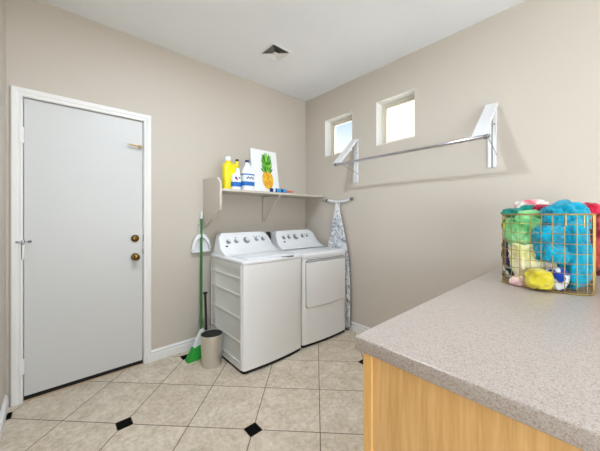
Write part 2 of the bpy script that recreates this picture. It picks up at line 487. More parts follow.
# ---- door
door = bpy.data.objects.new('door_1', None); COL.objects.link(door); door.location = (DX0, YB, 0)
struct(door, 'plain white flush door with two brass knobs', 'door')
YD = YB + .006
MB().box((DX0 + .003, YD, .034), (DX1 - .003, YD + .044, DZ - .004), .0015, 1).build('door_leaf', M['door'], door, world=True)
MB().box((DX0 + .003, YD + .003, .006), (DX1 - .003, YD + .042, .0335)).build('door_sweep', M['rubber'], door, world=True)
MB().box((DX0, YB - .002, 0), (DX1, YB + WT, .005), .0012, 1).build('threshold', mat('oak threshold', (196, 166, 128), .5), door, world=True)
for z in (1.793, .245):
    h = MB().box((DX0 - .018, YB - .0205, z - .052), (DX0 - .001, YB - .0165, z + .052), .001, 1).tube([(DX0 + .001, YB - .014, z - .052), (DX0 + .001, YB - .014, z + .052)], .007, 10).build('hinge', M['trim'], door, True, True)
    h['label'] = 'white painted hinge'
h = MB().tube([(DX0 + .001, YB - .014, .96), (DX0 + .001, YB - .014, 1.062)], .007, 10).box((DX0 - .018, YB - .0205, .964), (DX0 - .001, YB - .0165, 1.062)).build('hinge', M['trim'], door, True, True)
# hinge pin stop on the middle hinge
MB().tube([(DX0 + .001, YB - .02, 1.075), (DX0 + .001, YB - .02, 1.09)], .009, 10).tube([(DX0 - .03, YB - .022, 1.08), (DX0 + .028, YB - .024, 1.08)], .003, 8) \
    .lathe([(0, 0), (.007, 0), (.007, .014), (0, .014)], (DX0 - .034, YB - .022, 1.08), 'X', 10).build('hinge_stop', M['chrome'], door, True, True)
MB().lathe([(0, 0), (.008, 0), (.008, .018), (0, .018)], (DX0 + .024, YB - .024, 1.08), 'X', 10).build('bumper', M['ringrey'], door, True, True)
MB().tube([(DX0 - .006, YB - .022, 1.07), (DX0 - .006, YB - .022, .965)], .0025, 8).build('hinge_rod', M['ringrey'], door, True, True)
def knob(z, big):
    if big:
        pf = [(0, 0), (.031, 0), (.031, .004), (.027, .009), (.012, .012), (.011, .026), (.018, .032), (.026, .042), (.0275, .052), (.024, .062), (.014, .068), (0, .069)]
    else:
        pf = [(0, 0), (.030, 0), (.030, .006), (.026, .014), (.021, .018), (.019, .019), (0, .0195)]
    o = MB().lathe([(r, -h) for r, h in pf], (.486, YD, z), 'Y', 28).build('door_knob' if big else 'deadbolt', M['brass'], door, True, True)
    MB().box((.4845, YD - (.0715 if big else .022), z - .009), (.4875, YD - (.0685 if big else .0192), z + .009), .0006, 1).build('keyhole' if not big else 'knob_slot', M['black'], o, world=True)
knob(.913, True); knob(1.066, False)
# flip latch near the top
MB().box((.505, YB - .022, 1.818), (.534, YB - .0185, 1.842), .001, 1).prism([(.425, 1.836), (.455, 1.829), (.515, 1.825), (.515, 1.837), (.455, 1.841), (.428, 1.841)], 1, YB - .026, YB - .022) \
    .tube([(.512, YB - .026, 1.818), (.512, YB - .026, 1.842)], .006, 8).build('flip_latch', M['goldb'], door, False, True)

# ---- windows
def window(n, wdef, label):
    y0, y1, z0, z1 = wdef
    wn = bpy.data.objects.new('window_%d' % n, None); COL.objects.link(wn); wn.location = (XR + .1, (y0 + y1) / 2, z0)
    struct(wn, label, 'window')
    x0, x1 = XR + .1, XR + WT
    def ring(a, wdt, xa, xb, name, m):
        b = MB()
        ya, yb, za, zb = y0 + a, y1 - a, z0 + a, z1 - a
        b.box((xa, ya, za), (xb, ya + wdt, zb), .002, 1); b.box((xa, yb - wdt, za), (xb, yb, zb), .002, 1)
        b.box((xa, ya + wdt, za), (xb, yb - wdt, za + wdt), .002, 1); b.box((xa, ya + wdt, zb - wdt), (xb, yb - wdt, zb), .002, 1)
        return b.build(name, m, wn, world=True)
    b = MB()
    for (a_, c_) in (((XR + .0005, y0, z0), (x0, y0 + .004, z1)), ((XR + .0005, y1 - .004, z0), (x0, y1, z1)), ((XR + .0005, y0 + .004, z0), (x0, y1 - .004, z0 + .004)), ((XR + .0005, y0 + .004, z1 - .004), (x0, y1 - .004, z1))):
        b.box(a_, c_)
    b.build('window_return', M['reveal'], wn, world=True)  # thin liner added to carry the daylit white
    ring(0, .030, x0, x1, 'window_frame', M['winframe'])
    ring(.030, .016, x0 + .012, x1 - .005, 'sash', M['winframe'])
    MB().box((x0 + .022, y0 + .045, z0 + .045), (x0 + .027, y1 - .045, z1 - .045)).build('window_pane', M['glass'], wn, world=True)
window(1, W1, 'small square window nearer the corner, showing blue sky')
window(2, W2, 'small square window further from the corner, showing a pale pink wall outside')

# ---- outside
struct(MB().box((XR + WT, -14, -.15), (30, 24, -.05)).build('ground', M['ground']), 'sunlit gravel yard outside', 'ground')
nb = struct(MB().box((4.7, 3.2, -.05), (13, 3.45, 6.5)).build('neighbour_wall', M['stucco']), 'sunlit pale pink house wall outside the window', 'wall')

# ================================================================ ceiling lamps (out of the frame)
def lamp(loc, strength, label):
    t = thing('ceiling_lamp', label, 'lamp', loc)
    MB().lathe([(0, 0), (.085, 0), (.085, -.018), (.060, -.026), (.057, -.020), (0, -.020)], (0, 0, 0)).build('lamp_rim', M['trim'], t, True)
    MB().lathe([(0, -.0205), (.055, -.0205), (.053, -.0245), (0, -.0250)], (0, 0, 0)).build('lamp_lens', emit('lamp glow', strength, (228, 241, 255)), t, True)
lamp((.62, 1.2, ZC), BULB, 'ceiling lamp over the middle of the room')
lamp((.15, -.55, ZC), BULB_FILL, 'added unseen fill lamp on the ceiling behind the counter end')  # lamp added out of view to brighten the near end of the room

# ---- ceiling vent
def vent():
    cx, cy = 1.488, 2.008; h = .108; t = thing('ceiling_vent', 'square white louvred air vent in the ceiling', 'vent', (cx, cy, ZC))
    def sq(r, z): return [(-r, -r, z), (r, -r, z), (r, r, z), (-r, r, z)]
    b = MB()
    b.loft([sq(h, 0), sq(h, -.003), sq(h - .006, -.005), sq(.092, -.005), sq(.088, -.003), sq(.088, 0)])
    b.build('vent_frame', M['trim'], t)
    MB().box((-.0875, -.0875, -.0022), (.0875, .0875, -.0006)).build('vent_opening', M['dark'], t)
    for i in range(4):
        # each bank of slats deflects its own way
        b = MB()
        for k in range(5):
            d0 = .016 + k * .0155
            L = d0 + .010
            b.loft([[(-L, -d0 - .013, -.0125), (L, -d0 - .013, -.0125), (L, -d0 - .012, -.012), (-L, -d0 - .012, -.012)],
                    [(-L + .012, -d0, -.0035), (L - .012, -d0, -.0035), (L - .012, -d0 + .001, -.003), (-L + .012, -d0 + .001, -.003)]])
        for v in b.bm.verts: v.co = Matrix.Rotation(i * PI / 2, 3, 'Z') @ v.co
        b.build('vent_slats', M['trim'], t)
    MB().loft([sq(.016, -.004), sq(.016, -.012), sq(.006, -.0135)]).build('vent_hub', M['trim'], t)
vent()

# ================================================================ counter
CX0, CY1, CZ = .626, .472, .914
ct = MB().box((CX0, -.20, CZ - .0385), (XR - .001, CY1, CZ), .004, 3).build('countertop', M['laminate'], smooth=True)
tag(ct, 'speckled beige laminate countertop with the wire basket on it', 'countertop')
cab = thing('base_cabinet', 'golden oak base cabinet under the speckled countertop', 'cabinet', (1.5, .13, 0))
PX = .632
MB().box((PX + .012, -.17, .10), (XR - .005, .415, CZ - .0395)).box((PX + .05, -.15, 0), (XR - .005, .36, .099)).build('cabinet_body', mat('cabinet inside', (200, 160, 104), .6), cab, world=True)
MB().box((PX + .004, -.17, .0), (PX + .0115, .418, CZ - .0395)).build('end_panel', M['oak'], cab, world=True)
b = MB().box((PX - .002, .4185, 0.0), (PX + .045, .446, CZ - .0395), .0015, 1)
for x in (1.06, 1.50, 1.94, 2.37):
    b.box((x - .022, .4185, .10), (x + .022, .440, CZ - .0395), .0015, 1)
b.box((PX + .0455, .4185, CZ - .085), (2.392, .439, CZ - .0395)); b.box((PX + .0455, .4185, .10), (2.392, .439, .14))
b.build('face_frame', M['oak_edge'], cab, world=True)
for x in (.875, 1.28, 1.72, 2.155):
    d = MB().box((x - .19, .4405, .125), (x + .19, .458, CZ - .075), .003, 2).box((x - .135, .4575, .18), (x + .135, .461, CZ - .13), .002, 1).build('cabinet_door', M['oak'], cab, world=True)
    MB().lathe([(0, 0), (.006, 0), (.006, .012), (.014, .018), (.013, .024), (0, .026)], (x + .16, .4585, .72), 'Y', 16).build('knob', M['brass'], d, True, True)

# ================================================================ wire basket
BX0, BX1, BY0, BY1, BZ0, BZ1 = 1.640, 2.085, .034, .362, CZ + .004, 1.258
bk = thing('wire_basket', 'gold wire grid basket of bright towels on the countertop', 'basket', ((BX0 + BX1) / 2, (BY0 + BY1) / 2, CZ))
def basket_loop(z, step=None, infl=0.0):
    p = rrect(BX0 - infl, BY0 - infl, BX1 + infl, BY1 + infl, [.085, .085, .085, .118], 10)
    return [(x, y, z) for x, y in p]
def resample(loop, n):
    P = [Vector(p) for p in loop]; P.append(P[0]); L = [0]
    for a, c in zip(P, P[1:]): L.append(L[-1] + (c - a).length)
    out = []
    for i in range(n):
        d = L[-1] * i / n; k = max(j for j in range(len(L)) if L[j] <= d + 1e-9); k = min(k, len(P) - 2)
        f = (d - L[k]) / max(1e-9, L[k + 1] - L[k]); out.append(P[k].lerp(P[k + 1], f))
    return out
MB().tube(basket_loop(BZ1), .0038, 8, closed=True).build('rim', M['gold'], bk, True, True)
MB().tube(basket_loop(BZ0), .0034, 8, closed=True).build('base_ring', M['gold'], bk, True, True)
b = MB()
for k in range(1, 8):
    b.tube(basket_loop(BZ0 + (BZ1 - BZ0) * k / 8), .0017, 6, closed=True)
for p in resample(basket_loop(0), 36):
    b.tube([(p.x, p.y, BZ0), (p.x, p.y, BZ1)], .0017, 6)
for k in range(1, 10):
    x = BX0 + (BX1 - BX0) * k / 10; b.tube([(x, BY0 + .003, BZ0), (x, BY1 - .003, BZ0)], .0017, 6)
b.build('wire_grid', M['gold'], bk, True, True)
hb = MB()
h1, h2 = at(565.5, 214, 1.165), at(584, 214, 1.15)
for h, d in ((h1, .05), (h2, .055)):
    hb = MB()
    hb.tube([(h.x + .006, h.y, BZ1 + .002), (h.x + .010, h.y, BZ1 - .02), (h.x + .010, h.y, BZ1 - d)], .0026, 8).build('hook', M['gold'], bk, True, True)


def cloth(name, label, m, lobes, seed, cat='towel', disp=.006, size=.06, vox=.0042, fr=3.6, pw=.70):
    """lobes: (px, py, depth, half width, half height, half depth) in metres, facing the viewpoint"""
    b = MB(); rot = Matrix.Rotation(-(PI / 2 - YAW), 3, 'Z')
    c0 = at(lobes[0][0], lobes[0][1], lobes[0][2])
    for i, (px, py, d, a, h, dp) in enumerate(lobes):
        b.ball(at(px, py, d), (a, dp, h), seed + i, .22, fr, 5, rot, pw)
    for v in b.bm.verts: v.co -= c0
    o = b.build(name, m, None, True, angle=180); o.location = c0
    rm = o.modifiers.new('remesh', 'REMESH'); rm.mode = 'VOXEL'; rm.voxel_size = vox; rm.use_smooth_shade = True
    for nm, ty, sz, st in (('fold', 'CLOUDS', size, disp),):
        tx = bpy.data.textures.new(name + nm, ty); tx.noise_scale = sz
        dm = o.modifiers.new(nm, 'DISPLACE'); dm.texture = tx; dm.strength = st; dm.mid_level = .5; dm.texture_coords = 'LOCAL'
    sm = o.modifiers.new('smooth', 'SMOOTH'); sm.factor = .5; sm.iterations = 1
    return tag(o, label, cat)
P_ = .0046
cloth('bath_towel', 'bright turquoise towel bundled at the front of the wire basket', towel('turquoise terry', (0, 164, 194), (0, 144, 176)),
      [(573, 252, 1.235, .050, .160, .050), (566, 217, 1.29, .078, .074, .07), (549, 235, 1.262, .056, .046, .048), (553, 254, 1.248, .060, .040, .046), (547, 247, 1.28, .05, .06, .05)], 3)
cloth('bath_towel', 'light green towel slumped at the left side of the basket', towel('light green terry', (150, 214, 150), (104, 186, 110), 9),
      [(524, 232, 1.375, .072, .085, .055), (528, 217, 1.43, .055, .035, .05)], 11)
cloth('bath_towel', 'pale cream yellow towel below the light green one in the basket', towel('cream terry', (240, 232, 196), (226, 222, 150), 9),
      [(528, 260, 1.335, .066, .085, .05), (519, 253, 1.39, .036, .06, .04)], 17)
cloth('cloth', 'strong yellow folded cloth at the bottom front of the basket', towel('yellow cloth', (222, 206, 62), (200, 182, 44)),
      [(539, 279, 1.235, .048, .042, .042)], 21)
cloth('cloth', 'pink cloth at the bottom left of the basket beside the yellow one', towel('pink cloth', (236, 186, 190), (240, 214, 196)),
      [(519.5, 281, 1.32, .034, .024, .03)], 23)
cloth('cloth', 'navy blue cloth squeezed against the left wires of the basket', towel('navy cloth', (34, 30, 92), (22, 22, 60)),
      [(509, 253, 1.47, .022, .08, .035)], 27)
cloth('cloth', 'white and dark patterned cloth in the bottom left of the basket', towel('patterned white cloth', (226, 230, 228), (40, 60, 66), 30, .48, .52),
      [(510, 272, 1.46, .028, .030, .035)], 29)
cloth('cloth', 'blue and white patterned cloth under the turquoise towel', towel('blue and white cloth', (234, 236, 238), (24, 66, 170), 16, .47, .53),
      [(557, 279, 1.235, .032, .05, .036)], 31)
cloth('cloth', 'teal green cloth on top at the left rim of the basket', towel('teal cloth', (22, 150, 136), (20, 120, 110)),
      [(512.5, 213, 1.48, .040, .024, .04), (530, 209, 1.49, .042, .022, .04)], 37)
cloth('cloth', 'yellow and green printed cloth at the left rim of the basket', towel('lime print cloth', (222, 214, 60), (48, 110, 40), 28, .44, .56),
      [(508, 224, 1.46, .024, .032, .03)], 41)
cloth('beach_towel', 'white towel with pink print heaped on top of the basket', towel('printed white cloth', (242, 238, 228), (228, 120, 132), 13, .40, .56),
      [(531, 206.5, 1.54, .078, .038, .045)], 43)
cloth('cloth', 'raspberry pink cloth on top of the basket beside the turquoise towel', towel('raspberry cloth', (206, 48, 86), (178, 34, 70)),
      [(542.5, 211, 1.44, .046, .034, .04)], 47)
cloth('cloth', 'small crimson cloth poking up behind the turquoise towel', towel('crimson cloth', (214, 40, 74), (186, 24, 58)),
      [(589, 209, 1.42, .03, .032, .04)], 53)
cloth('bath_towel', 'red towel standing at the right end of the basket', towel('red terry', (200, 84, 74), (140, 24, 34), 18, .4, .6),
      [(603, 241, 1.40, .058, .155, .055), (602, 215, 1.42, .058, .05, .05)], 59)

# ================================================================ washer and dryer
def arc_plan(hw, y0, y1, bow, r, n=14):
    """footprint with a gently bowed front (at -y) and rounded front corners"""
    pts = []
    for k in range(n + 1):
        x = -hw + r + (2 * hw - 2 * r) * k / n
        pts.append((x, y0 - bow * (1 - (x / hw) ** 2)))
    pts_l = [(-hw + r - r * math.sin(R(a)), y0 + r - r * math.cos(R(a))) for a in (75, 60, 45, 30, 15)]
    pts_l = [(-hw, y0 + r)] + pts_l
    pts_r = [(-x, y) for x, y in pts_l[::-1]]
    return [(-hw, y1)] + pts_l + pts + pts_r + [(hw, y1)]
HW = .3135
def appliance_base(t, y0, top):
    # black slab standing in for the shade of the toe gap, cabinet, side panels
    MB().prism(arc_plan(HW - .010, y0 + .006, .285, .019, .02), 2, .004, .0295).build('toe_gap_shade', M['rubber'], t)
    MB().prism(arc_plan(HW - .006, y0, .296, .02, .018), 2, .030, top).build('cabinet', M['enamel'], t, True, angle=35)
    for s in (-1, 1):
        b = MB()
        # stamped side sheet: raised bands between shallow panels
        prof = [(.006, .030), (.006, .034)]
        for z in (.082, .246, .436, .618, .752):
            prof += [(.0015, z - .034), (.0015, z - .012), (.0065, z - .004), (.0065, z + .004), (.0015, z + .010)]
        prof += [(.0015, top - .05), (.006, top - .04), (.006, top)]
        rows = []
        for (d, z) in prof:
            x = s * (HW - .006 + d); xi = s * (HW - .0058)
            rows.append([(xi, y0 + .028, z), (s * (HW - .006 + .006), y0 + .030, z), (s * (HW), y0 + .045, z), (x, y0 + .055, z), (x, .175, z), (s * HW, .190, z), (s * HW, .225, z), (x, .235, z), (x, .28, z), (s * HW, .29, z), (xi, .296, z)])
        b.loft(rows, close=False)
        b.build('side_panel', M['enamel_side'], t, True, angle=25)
def console(t, yb, knobs, badge):
    z0 = .898
    prof = [(.000, z0), (.004, z0 + .012), (.045, z0 + .030), (.085, z0 + .055), (.150, z0 + .155), (.165, z0 + .180), (.182, z0 + .190), (.215, z0 + .186), (.235, z0 + .170), (.238, z0)]
    rows = []
    for (d, z) in prof:
        k = (z - z0) / .19
        hw = .298 - .022 * k ** 1.1 - (0.045 * max(0, (k - .66) / .34) ** 2)
        ox = -.014 * k
        rows.append([(x_ + ox, y_, z_) for x_, y_, z_ in ((-hw, yb + d, z), (-hw + .004, yb + d - .002, z + .001), (-.18, yb + d - .006, z + .003), (0, yb + d - .008, z + .004), (.18, yb + d - .006, z + .003), (hw - .004, yb + d - .002, z + .001), (hw, yb + d, z))])
    b = MB(); b.loft(rows, close=False)
    for i in (0, -1):
        b._face([b.bm.verts.new(r[i]) for r in rows])
    c = b.build('control_console', M['plastic'], t, True, angle=35)
    tilt = math.atan2(.065, .10)             # the dial face leans back
    def face(z):                              # point of the dial face at height z
        return yb + .085 + (z - z0 - .055) * .65 - .0075
    for (x, z, r) in knobs:
        b = MB().lathe([(0, 0), (r, 0), (r, .004), (r * .72, .006), (r * .62, .024), (r * .5, .027), (0, .027)], (0, 0, 0), 'Y', 24)
        for v in b.bm.verts: v.co.y = -v.co.y
        b.mi = 1; b.lathe([(0, -.0245), (r * .56, -.0245), (r * .5, -.0285), (0, -.029)], (0, 0, 0), 'Y', 20); b.box((-r * .14, -.036, -r * .66), (r * .14, -.018, r * .66), .001, 1); b.mi = 0
        for v in b.bm.verts: v.co = Matrix.Rotation(-tilt, 3, 'X') @ v.co + Vector((x, face(z), z))
        b.build('dial' if r > .03 else 'knob', [M['knobring'], M['plastic']], c, True)
        # printed scale marks round the knob
        m_ = MB()
        n = 12 if r > .03 else 7
        for q in range(n):
            a = 2 * PI * q / n + .26
            m_.box((-.0035, -.0012, r + .006), (.0035, .0, r + .0085))
            for v in list(m_.bm.verts)[-8:]:
                v.co = Matrix.Rotation(a, 3, 'Y') @ v.co
        for v in m_.bm.verts: v.co = Matrix.Rotation(-tilt, 3, 'X') @ v.co + Vector((x, face(z) - .001, z))
        m_.build('scale_marks', M['print'], c)
    b = MB().lathe([(0, 0), (.013, 0), (.012, .003), (0, .0035)], (0, 0, 0), 'Y', 24, 1.0, .62)
    for v in b.bm.verts:
        v.co.y = -v.co.y
        v.co = Matrix.Rotation(-tilt, 3, 'X') @ v.co + Vector((badge[0], face(badge[1]), badge[1]))
    bo = b.build('badge', M['black'], c, True)
    b = MB()
    for i in range(9):
        x = -.13 + i * .034
        b.box((x, -.0016, -.0035), (x + .018, 0, .0035))
    for v in b.bm.verts: v.co = Matrix.Rotation(-tilt, 3, 'X') @ v.co + Vector((0, face(z0 + .148) , z0 + .148))
    b.build('printed_legend', M['print'], c)
    return c

YA = 2.19
t = thing('washing_machine', 'white top-loading washing machine beside the steel bin', 'washing machine', (1.397, YA, 0))
appliance_base(t, -.302, .865)
MB().prism(arc_plan(HW + .001, -.306, .296, .022, .022), 2, .8655, .897, .008, 3).build('top_deck', M['plastic'], t, True)
lid = MB().prism(rrect(-.262, -.270, .262, .005, .03), 2, .8975, .908, .004, 2).build('lid', M['plastic'], t, True)
MB().prism(rrect(.055, -.3245, .195, -.3015, .009), 2, .886, .8985, .002, 1).build('lid_handle_slot', M['print'], t, True)
console(t, .035, [(-.205, 1.012, .022), (-.124, 1.014, .022), (-.012, 1.016, .035), (.104, 1.02, .022), (.180, 1.02, .022)], (-.232, .974))
# dark hose at the back right
MB().tube([(.318, .255, .70), (.322, .25, .95), (.325, .24, 1.03), (.330, .25, 1.065), (.338, .29, 1.07), (.342, .33, 1.03), (.342, .38, .99)], .016, 10).build('hose', M['black'], t, True)['label'] = 'black hose'

t = thing('clothes_dryer', 'white front-door clothes dryer next to the ironing board', 'dryer', (2.045, YA, 0), R(-2.5))
appliance_base(t, -.302, .845)
MB().prism(arc_plan(HW + .001, -.300, .296, .022, .022), 2, .8455, .893, .010, 3).build('top_deck', M['plastic'], t, True)
# door: a bowed slab standing proud of the cabinet, with a grip recess along its top
b = MB()
dw = .262
def bowed(hw, y, bow=.02): return lambda x: y - bow * (1 - (x / HW) ** 2)
def dslab(x0, x1, z0, z1, y0, y1, r, n=24):
    fr = rrect(x0, z0, x1, z1, r, 8)
    # densify horizontal runs so the slab can follow the bow
    P = []
    for (a, c) in zip(fr, fr[1:] + fr[:1]):
        L = math.hypot(c[0] - a[0], c[1] - a[1]); m = max(1, int(L / .04))
        for i in range(m): P.append((a[0] + (c[0] - a[0]) * i / m, a[1] + (c[1] - a[1]) * i / m))
    return P
def slab(P, y0, y1, inset=.004):
    cx = sum(p[0] for p in P) / len(P); cz = sum(p[1] for p in P) / len(P)
    b = MB(); rows = []
    for y, k in ((y1, 0), (y0 + .004, 0), (y0, inset)):
        row = []
        for (x, z) in P:
            d = Vector((cx - x, cz - z)); d.normalize()
            xx, zz = x + d.x * k, z + d.y * k
            row.append((xx, y - .02 * (1 - (xx / HW) ** 2), zz))
        rows.append(row)
    b.loft(rows, close=True)
    return b
seam = slab(dslab(-.272, .272, .372, .838, 0, 0, .03), -.3035, -.295, .001).build('door_seam', M['print'], t)
# the face of the door, triangulated in strips so it keeps the bow
def dface(x0, x1, z0, z1, y0, y1, r, name, m, parent):
    n = 22; rows = []
    b = MB()
    def half(x):   # rounded lower corners
        e = min(x - x0, x1 - x)
        return z0 + (r - math.sqrt(max(0, r * r - (r - e) ** 2)) if e < r else 0)
    xs = [x0 + (x1 - x0) * (.5 - .5 * math.cos(PI * k / n)) for k in range(n + 1)]
    for x in xs:
        yb_ = -.02 * (1 - (x / HW) ** 2)
        rows.append([(x, y1 + yb_, half(x)), (x, y0 + .005 + yb_, half(x)), (x, y0 + yb_, half(x) + .005), (x, y0 + yb_, z1 - .006), (x, y0 + .006 + yb_, z1), (x, y1 + yb_, z1)])
    b.loft(rows)
    return b.build(name, m, parent, True, angle=35)
dd = dface(-.268, .268, .376, .806, -.314, -.3038, .03, 'dryer_door', M['enamel'], t)
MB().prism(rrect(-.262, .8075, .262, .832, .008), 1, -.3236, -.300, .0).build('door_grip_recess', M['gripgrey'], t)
console(t, .035, [(-.195, 1.016, .022), (-.125, 1.018, .022), (-.030, 1.018, .035), (.070, 1.022, .022), (.135, 1.022, .012)], (-.205, .972))

# ================================================================ shelf and what stands on it
ZS = 1.50
sh = thing('wall_shelf', 'cream wall shelf with an angled left end panel above the washing machine', 'shelf', (1.74, YB, ZS))
MB().box((1.081, 2.272, ZS - .022), (XR - .0015, YB - .0015, ZS), .003, 2).build('shelf_board', M['shelf'], sh, world=True)
MB().prism([(2.6055, 1.605), (2.300, 1.600), (2.238, 1.545), (2.238, 1.314), (2.6055, 1.127)], 0, 1.060, 1.0805, .002, 1).build('end_panel', M['shelf'], sh, world=True)
bb = MB()
bb.box((1.748, YB - .0205, 1.185), (1.776, YB - .002, ZS - .0325), .004, 2)
bb.tube([(1.762, 2.300, ZS - .026), (1.762, 2.325, ZS - .05), (1.762, 2.56, 1.225), (1.762, YB - .012, 1.195)], .0095, 10)
bb.box((1.748, 2.29, ZS - .032), (1.776, YB - .0165, ZS - .0225), .002, 1)
bb.build('shelf_bracket', M['shelf'], sh, True, True)

def jug(name, label, loc, w, d, h, body, capm, cap_r, cap_dx, cap_h, rz=0.0, handle=True, shoulder=.62, cat='bottle', group=None):
    t = thing(name, label, cat, loc, rz)
    rows = []
    def ring(hw, hd, z, dx, n=28, pw=.55):
        out = []
        for k in range(n):
            a = 2 * PI * k / n; c, s_ = math.cos(a), math.sin(a)
            out.append((dx + math.copysign(abs(c) ** pw, c) * hw, math.copysign(abs(s_) ** pw, s_) * hd, z))
        return out
    neck = h - cap_h
    ks = [(0, .92), (.012, 1.0), (h * .3, 1.0), (h * shoulder, 1.0)]
    for z, k in ks: rows.append(ring(w / 2 * k, d / 2 * k, z, 0))
    z0 = h * shoulder
    for i in range(1, 7):
        f = i / 6; g = 1 - (1 - f) ** 2 if False else f
        e = .5 - .5 * math.cos(PI * f)
        hw = w / 2 + (cap_r * .9 - w / 2) * e; hd = d / 2 + (cap_r * .9 - d / 2) * e
        rows.append(ring(hw, hd, z0 + (neck - .008 - z0) * f, cap_dx * e, pw=.55 + .45 * f))
    rows.append(ring(cap_r * .9, cap_r * .9, neck + .002, cap_dx, pw=1.0))
    body_o = MB().loft(rows).build('bottle_body', body, t, True, angle=50)
    MB().lathe([(0, neck + .0025), (cap_r, neck + .0025), (cap_r, h - .006), (cap_r * .88, h), (0, h)], (cap_dx, 0, 0), 'Z', 24).build('cap', capm, t, True)
    return t
Y1 = 2.40
# tall yellow jug with a white cap
t = jug('cleaner_bottle', 'tall yellow bottle with a white cap at the left end of the shelf', (1.222, 2.39, ZS), .122, .085, .315, M['yellow'], M['plastic'], .030, -.006, .042, shoulder=.74)
t = jug('cleaner_bottle', 'yellow bottle with a dark cap behind the white-capped yellow bottle', (1.338, 2.485, ZS), .100, .080, .325, M['yellow'], M['black'], .017, .024, .022, shoulder=.55)
MB().tube([(-.035, -.0, .19), (-.040, -.0, .235), (-.012, .0, .270), (.008, .0, .262)], .011, 10).build('grip', M['yellow'], t, True)
# low white bottle with blue label
def label_band(t, w, d, z0, z1, m, name='label', pad=.0012, n=28):
    rows = []
    for z in (z0, z1):
        row = []
        for k in range(n):
            a = 2 * PI * k / n; c, s_ = math.cos(a), math.sin(a)
            row.append((math.copysign(abs(c) ** .55, c) * (w / 2 + pad), math.copysign(abs(s_) ** .55, s_) * (d / 2 + pad), z))
        rows.append(row)
    return MB().loft(rows, close=False).loft([rows[0]] * 1, close=False).build(name, m, t, True, angle=60) if False else _band(t, rows, name, m)
def _band(t, rows, name, m):
    b = MB(); n = len(rows[0]); A = [b.bm.verts.new(p) for p in rows[0]]; B = [b.bm.verts.new(p) for p in rows[1]]
    for k in range(n): b._face((A[k], A[(k + 1) % n], B[(k + 1) % n], B[k]))
    return b.build(name, m, t, True, angle=60)
t = jug('detergent_bottle', 'short white bottle with a blue base band in front of the yellow bottles', (1.262, 2.325, ZS), .092, .06, .205, M['sky_white'], M['plastic'], .020, .018, .02, shoulder=.6)
label_band(t, .092, .06, .028, .072, M['blue'])
l = MB()
for (x, z, r, mi) in ((-.016, .108, .012, 0), (-.004, .094, .010, 1), (.018, .112, .009, 2)):
    l.mi = mi; l.lathe([(0, 0), (r, 0), (r * .8, -.001), (0, -.0012)], (x, -.0315, z), 'Y', 16)
l.build('logo', [M['navy'], M['orange'], M['blue']], t)
t = jug('bleach_jug', 'white jug with a navy cap and blue label beside the pineapple picture', (1.393, 2.335, ZS), .125, .095, .298, M['sky_white'], M['navy'], .020, -.006, .026, shoulder=.58)
label_band(t, .125, .095, .045, .085, M['blue'])
label_band(t, .125, .095, .148, .160, M['blue'], 'label_stripe')
l = MB(); l.mi = 0
for i in range(5):
    l.box((-.038 + i * .016, -.0495, .108 + (i % 2) * .008), (-.028 + i * .016, -.0484, .128 + (i % 2) * .006))
l.build('label_lettering', M['navy'], t)
MB().tube([(.044, -.01, .165), (.050, -.01, .205), (.034, -.008, .245), (.012, -.004, .258)], .010, 10).build('grip', M['sky_white'], t, True)

# pineapple picture
pw, ph = .345, .500
pic = thing('canvas_picture', 'white canvas picture of a painted pineapple leaning on the wall above the shelf', 'picture', (1.742, 2.495, ZS + .002))
pic.rotation_euler = (R(-9), 0, R(0))
MB().box((-pw / 2, 0, 0), (pw / 2, .022, ph), .003, 2).build('canvas', M['canvas'], pic)
b = MB()
pal = [mat('fruit gold', (240, 186, 40), .8), mat('fruit orange', (226, 136, 40), .8), mat('fruit lemon', (244, 214, 84), .8),
       mat('leaf green', (96, 178, 52), .8), mat('leaf dark green', (58, 134, 44), .8), mat('leaf lime', (156, 208, 84), .8)]
def flat(poly, mi, y):
    b.mi = mi; b._face([b.bm.verts.new((x, y, z)) for x, z in poly]); b.mi = 0
rnd = random.Random(5)
fx, fz, fw, fh = .022, .158, .074, .108
flat([(fx + fw * math.cos(2 * PI * k / 40), fz + fh * math.sin(2 * PI * k / 40)) for k in range(40)], 0, -.0008)
for i in range(-9, 10):
    for j in range(-9, 10):
        x = fx + (i + (j % 2) * .5) * .021; z = fz + j * .0165
        if ((x - fx) / (fw - .008)) ** 2 + ((z - fz) / (fh - .008)) ** 2 < 1:
            s_ = .0085
            flat([(x - s_, z), (x, z - s_), (x + s_, z), (x, z + s_)], rnd.choice([1, 1, 2, 2, 0]), -.0012)
for lay in range(5):
    for k in range(9):
        a = R(-40 + k * 10 + rnd.uniform(-5, 5)) * (1 - .1 * lay); L = (.080 + .008 * lay) * (1 - .25 * abs(math.sin(a))) * rnd.uniform(.85, 1.1)
        bx_, bz_ = fx + .06 * math.sin(a), .245 + lay * .030
        d = (math.sin(a), math.cos(a)); n_ = (d[1], -d[0]); wd = .013
        flat([(bx_ - n_[0] * wd * .7, bz_ - n_[1] * wd * .7), (bx_ + d[0] * L * .5 - n_[0] * wd, bz_ + d[1] * L * .5 - n_[1] * wd), (bx_ + d[0] * L, bz_ + d[1] * L),
              (bx_ + d[0] * L * .5 + n_[0] * wd, bz_ + d[1] * L * .5 + n_[1] * wd), (bx_ + n_[0] * wd * .7, bz_ + n_[1] * wd * .7)], rnd.choice([3, 3, 4, 5]), -.0010 - .00012 * (lay * 9 + k) / 9)
b.build('pineapple_painting', pal, pic)

